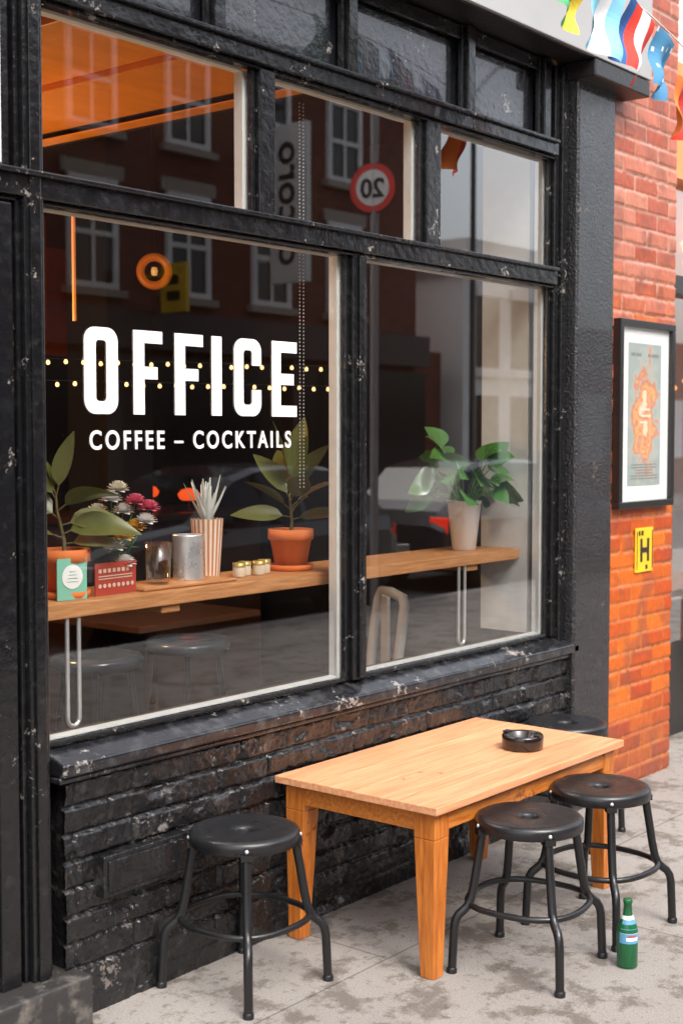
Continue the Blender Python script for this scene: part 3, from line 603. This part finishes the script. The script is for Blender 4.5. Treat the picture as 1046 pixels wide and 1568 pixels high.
# ------------------------------------------------------------------ parked cars
dglc=M('car_glass',(.015,.017,.02),.05)
def car(x,y,body,flip=1):
    e=empty('parked_car',(x,y,-.12)); e.scale=(flip,1,1)
    S=[(0,.36,.60,.64,.70,.62),(.10,.25,.72,.80,.80,.70),(.5,.22,.82,.92,.85,.74),(1.15,.22,.90,.99,.86,.76),(1.78,.22,.93,1.38,.86,.64),(2.1,.22,.94,1.46,.86,.62),(2.55,.22,.95,1.48,.86,.62),(2.63,.22,.95,1.48,.86,.62),(3.2,.22,.96,1.45,.86,.61),(3.55,.22,.96,1.38,.85,.60),(3.9,.24,.95,1.02,.83,.72),(4.05,.30,.85,.92,.79,.68),(4.12,.4,.70,.76,.72,.62)]
    m=MB(); vs=[]
    for (sx_,zb_,bl,tp,w_,wt) in S:
        h=[(w_*.90,zb_),(w_,zb_+.14),(w_*1.0,bl-.14),(w_*.965,bl),(wt,tp-.035),(wt*.85,tp),(0,tp+.012)]
        vs+=[(sx_,-a,b_) for a,b_ in h]+[(sx_,a,b_) for a,b_ in reversed(h[:-1])]
    K=13
    for i in range(len(S)-1):
        for k in range(K):
            k2=(k+1)%K; f=(i*K+k,i*K+k2,(i+1)*K+k2,(i+1)*K+k); g=0
            if k in (3,8) and 3<=i<=9 and i!=6: g=1
            if k in (5,6,4,7) and i in (3,9): g=1
            m.add([vs[q] for q in f],[(0,1,2,3)],g,False)
    m.add(vs[:K],[tuple(range(K))],0); m.add(vs[-K:],[tuple(range(K))],0)
    for wx in (.78,3.32):
        for sy in (-1,1):
            R=Matrix.Translation((wx,sy*.70,.31))@Matrix.Rotation(math.radians(90),4,'X')
            m.lathe([(.22,-.10),(.29,-.105),(.315,-.08),(.315,.08),(.29,.105),(.22,.10)],n=28,mi=2,mat=R); m.lathe([(.001,-.112),(.06,-.115),(.20,-.10),(.215,-.095)],n=20,mi=3,mat=R,cap=False); m.lathe([(.001,.112),(.06,.115),(.20,.10),(.215,.095)],n=20,mi=3,mat=R,cap=False)
            m.lathe([(.37,-.169),(.37,.169)],n=28,mi=2,mat=Matrix.Translation((wx,sy*.70,.33))@Matrix.Rotation(math.radians(90),4,'X'))
    for sy in (-1,1):
        m.box(4.0,4.10,sy*.62-.12,sy*.62+.12,.68,.86,4); m.box(.02,.16,sy*.6-.13,sy*.6+.13,.58,.70,3)
        m.box(1.55,1.67,sy*.93-.08,sy*.93+.08,.95,1.06)
    m.box(.02,.06,-.3,.3,.35,.5,2); m.box(4.09,4.13,-.25,.25,.45,.55,3)
    m.build('body_and_wheels',[body,dglc,M('tyre',(.02,.02,.02),.7),chrome,M('tail_lamp',(.6,.02,.01),.3,emit=(1,.05,.02),estr=1.5)],e,bevel=.01)
car(7.2,-6.1,M('dark_car_paint',(.012,.014,.02),.2,coat=1)); car(16.4,-6.15,M('grey_car_paint',(.03,.03,.033),.25,coat=1),-1)
# ------------------------------------------------------------------ opposite side (seen in reflections)
def brickmat(name,c1,c2,mo_):
    mm=bpy.data.materials.new(name); mm.use_nodes=True; n=mm.node_tree.nodes;l=mm.node_tree.links;b=n['Principled BSDF']; b.inputs['Roughness'].default_value=.85
    tc=n.new('ShaderNodeTexCoord'); mp=n.new('ShaderNodeMapping'); mp.inputs['Rotation'].default_value=(math.radians(90),0,0); l.new(tc.outputs['Object'],mp.inputs[0])
    br=n.new('ShaderNodeTexBrick'); br.inputs['Scale'].default_value=1; br.inputs['Brick Width'].default_value=.225; br.inputs['Row Height'].default_value=.075; br.inputs['Mortar Size'].default_value=.006
    br.inputs['Color1'].default_value=(*c1,1);br.inputs['Color2'].default_value=(*c2,1);br.inputs['Mortar'].default_value=(*mo_,1); l.new(mp.outputs[0],br.inputs[0]); l.new(br.outputs[0],b.inputs['Base Color']); return mm
tbk=brickmat('terrace_brick',(.20,.05,.03),(.13,.032,.02),(.16,.10,.08))
wtrim=M('white_trim',(.8,.79,.77),.6); dgl=M('dark_window_glass',(.02,.022,.025),.08)
te=empty('brick_terrace')
m=MB(); m.box(-12,22.6,-21,-13.3,0,8.4); m.build('walls',[tbk],te)
m=MB();g=MB();s=MB()
x=-11
while x<21.5:
    for z0,hh in ((3.9,1.7),(6.35,1.5)):
        s.box(x-.12,x+1.12,-13.28,-13.22,z0+hh,z0+hh+.22); s.box(x-.12,x+1.12,-13.28,-13.15,z0-.12,z0)
        g.box(x+.08,x+.92,-13.29,-13.27,z0+.06,z0+hh-.06)
        m.box(x,x+.1,-13.298,-13.22,z0,z0+hh); m.box(x+.9,x+1,-13.298,-13.22,z0,z0+hh); m.box(x+.1,x+.9,-13.298,-13.22,z0+hh-.1,z0+hh); m.box(x+.1,x+.9,-13.298,-13.22,z0+.002,z0+.1); m.box(x+.1,x+.9,-13.298,-13.23,z0+hh/2-.04,z0+hh/2+.04); m.box(x+.47,x+.53,-13.265,-13.235,z0+.1,z0+hh-.1)
    x+=2.05
m.build('sash_frames',[wtrim],te); g.build('sash_glass',[dgl],te); s.build('lintels_and_sills',[M('lintel_stone',(.36,.30,.25),.7)],te)
m=MB(); m.box(-12,22.6,-13.298,-12.95,3.0,3.6); m.box(-12,22.6,-13.298,-13.1,8.1,8.5)
x=-12
while x<22.3: m.box(x,x+.3,-13.298,-13.1,0,3.0); x+=4.37
m.build('shop_fascias',[M('shop_dark',(.05,.03,.03),.4)],te)
m=MB(); x=-11.6
while x<19: m.box(x,x+3.9,-13.297,-13.26,.5,2.9); x+=4.37
m.build('shop_windows',[dgl],te)
we=empty('white_house'); m=MB(); m.box(24.3,27.6,-21,-13.3,0,5.2); m.box(24.2,27.7,-21,-13.1,5.2,5.45); m.box(24.3,27.6,-21,-13.2,5.45,5.8)
m.build('walls',[M('white_render',(.8,.79,.76),.7,var=.08)],we)
m=MB()
for x in (24.8,26.2): m.box(x,x+.9,-13.31,-13.285,3.1,4.6); m.box(x,x+.9,-13.31,-13.285,.6,2.5)
m.build('windows',[dgl],we)
m=MB()
for x in (24.8,26.2):
    m.box(x-.15,x+1.05,-13.298,-13.15,4.62,4.85); m.box(x-.1,x+1.0,-13.298,-13.12,2.9,3.08)
m.build('window_hoods',[wtrim],we)
de=empty('dark_house'); m=MB(); m.box(22.6,24.2,-20,-13.8,0,3.4); m.box(27.7,60,-21,-13.3,0,4.2); m.build('walls',[tbk],de)
m=MB()
for x in range(29,58,3): m.box(x,x+1.2,-13.32,-13.28,1,2.6)
m.build('windows',[wtrim],de)
lp=empty('street_lamp',(21.8,-11.4,0)); m=MB(); m.tube([(0,0,0),(0,0,1),(0,0,1.02),(0,0,8)],[.09,.09,.06,.05],12); m.tube([(0,0,8),(0,.5,8.4),(0,1.2,8.5)],.035,8); m.box(-.12,.12,1.1,1.7,8.45,8.55); m.build('column_and_lantern',[blackm],lp,bevel=.01)
ss=empty('speed_limit_sign',(10.1,-4.74,3.92)); 
ang=math.atan2(.25,-.97)
R=Matrix.Rotation(ang,4,'Z')@Matrix.Rotation(math.radians(90),4,'Y')
m=MB(); m.lathe([(.225,0),(.225,.006)],n=40,mi=0,mat=R); m.lathe([(.165,.0065),(.165,.008)],n=40,mi=1,mat=R); m.lathe([(.235,-.006),(.235,-.001)],n=40,mi=2,mat=R); m.build('sign_disc',[M('sign_red',(.75,.05,.03),.4),white,blackm],ss)
t=text('number_20','20',.24,M('sign_digit_black',(.01,.01,.01),.5),(0,0,0),(0,0,0),ss,extrude=.002,offset=.006,align='CENTER')
nx=Vector((math.cos(ang),math.sin(ang),0)); rx=Vector((0,0,1)).cross(nx); t.matrix_basis=Matrix(((rx.x,0,nx.x,nx.x*.010),(rx.y,0,nx.y,nx.y*.010),(0,1,0,-.085),(0,0,0,1)))
m=MB(); m.tube([(.03,0,-3.92),(.03,0,1.0)],.038,10); m.build('post',[M('grey_post',(.25,.25,.26),.5)],ss)
hs_=empty('hanging_shop_sign',(17.9,-12.55,5.6)); m=MB(); m.box(-.05,.05,-.42,.42,-1.35,1.35); m.box(-.02,.02,-.75,-.42,.9,.95); m.box(-.02,.02,-.75,-.42,-.95,-.9); m.build('panel',[M('sign_panel_white',(.8,.79,.76),.5)],hs_,bevel=.01)
t=text('sign_word','cocoro',.72,M('sign_ink',(.03,.02,.02),.5),(0,0,0),(0,0,0),hs_,extrude=.004,offset=.012,align='CENTER')
t.matrix_basis=Matrix(((0,0,-1,-.056),(0,1,0,-.2),(1,0,0,0),(0,0,0,1)))
hy_=empty('hanging_shop_sign',(15.2,-12.6,3.95)); m=MB(); m.box(-.04,.04,-.28,.28,-.38,.38); m.box(-.015,.015,-.7,-.281,.2,.24); m.box(-.0445,-.0405,-.15,.15,-.2,-.05,mi=1); m.box(-.0445,-.0405,-.12,.12,.05,.2,mi=1); m.build('yellow_panel',[M('sign_panel_yellow',(.8,.5,.03),.5),blackm],hy_,bevel=.004)
# ------------------------------------------------------------------ lights
def pt(name,loc,e,col,r=.06):
    L=bpy.data.lights.new(name,'POINT'); L.energy=e; L.color=col; L.shadow_soft_size=r; o=bpy.data.objects.new(name,L); scene.collection.objects.link(o); o.location=loc; return o
pt('interior_fill',(2.9,1.5,2.0),46,(1,.6,.28)); pt('interior_fill',(4.9,2.9,2.6),6,(1,.5,.22))  # added point lights without fixtures, to warm the orange ceiling and room
w=bpy.data.worlds.new('World'); scene.world=w; w.use_nodes=True; n=w.node_tree.nodes;l=w.node_tree.links
sk=n.new('ShaderNodeTexSky'); sk.sky_type='NISHITA'; sk.sun_disc=False; sk.sun_elevation=math.radians(50); sk.sun_rotation=math.radians(200); sk.dust_density=5; sk.air_density=1
hsn=n.new('ShaderNodeHueSaturation'); hsn.inputs['Saturation'].default_value=.4; hsn.inputs['Value'].default_value=2.9; l.new(sk.outputs[0],hsn.inputs['Color']); bg_=n['Background']; l.new(hsn.outputs[0],bg_.inputs[0]); bg_.inputs[1].default_value=.15
S=bpy.data.lights.new('sun','SUN'); S.energy=1.1; S.angle=math.radians(16); S.color=(1,.92,.82); so=bpy.data.objects.new('sun',S); scene.collection.objects.link(so)
az=math.radians(200); el=math.radians(50); sd=Vector((math.sin(az)*math.cos(el),math.cos(az)*math.cos(el),math.sin(el)))
so.rotation_euler=(-sd).to_track_quat('-Z','Y').to_euler()
# ------------------------------------------------------------------ camera
cam=bpy.data.cameras.new('camera'); co=bpy.data.objects.new('camera',cam); scene.collection.objects.link(co); scene.camera=co
yaw=math.radians(39); p=math.radians(3.24)
Fv=Vector((math.cos(yaw)*math.cos(p),math.sin(yaw)*math.cos(p),-math.sin(p))); Rv=Vector((math.sin(yaw),-math.cos(yaw),0)); Uv=Rv.cross(Fv)
co.matrix_world=Matrix(((Rv.x,Uv.x,-Fv.x,0),(Rv.y,Uv.y,-Fv.y,-2.97),(Rv.z,Uv.z,-Fv.z,1.65),(0,0,0,1)))
cam.sensor_fit='HORIZONTAL'; cam.sensor_width=24; cam.lens=48.18; cam.clip_end=500; cam.clip_start=.05
cam.dof.use_dof=True; cam.dof.focus_distance=4.5; cam.dof.aperture_fstop=3.2
scene.view_settings.view_transform='Standard'; scene.view_settings.look='None'; scene.view_settings.exposure=0
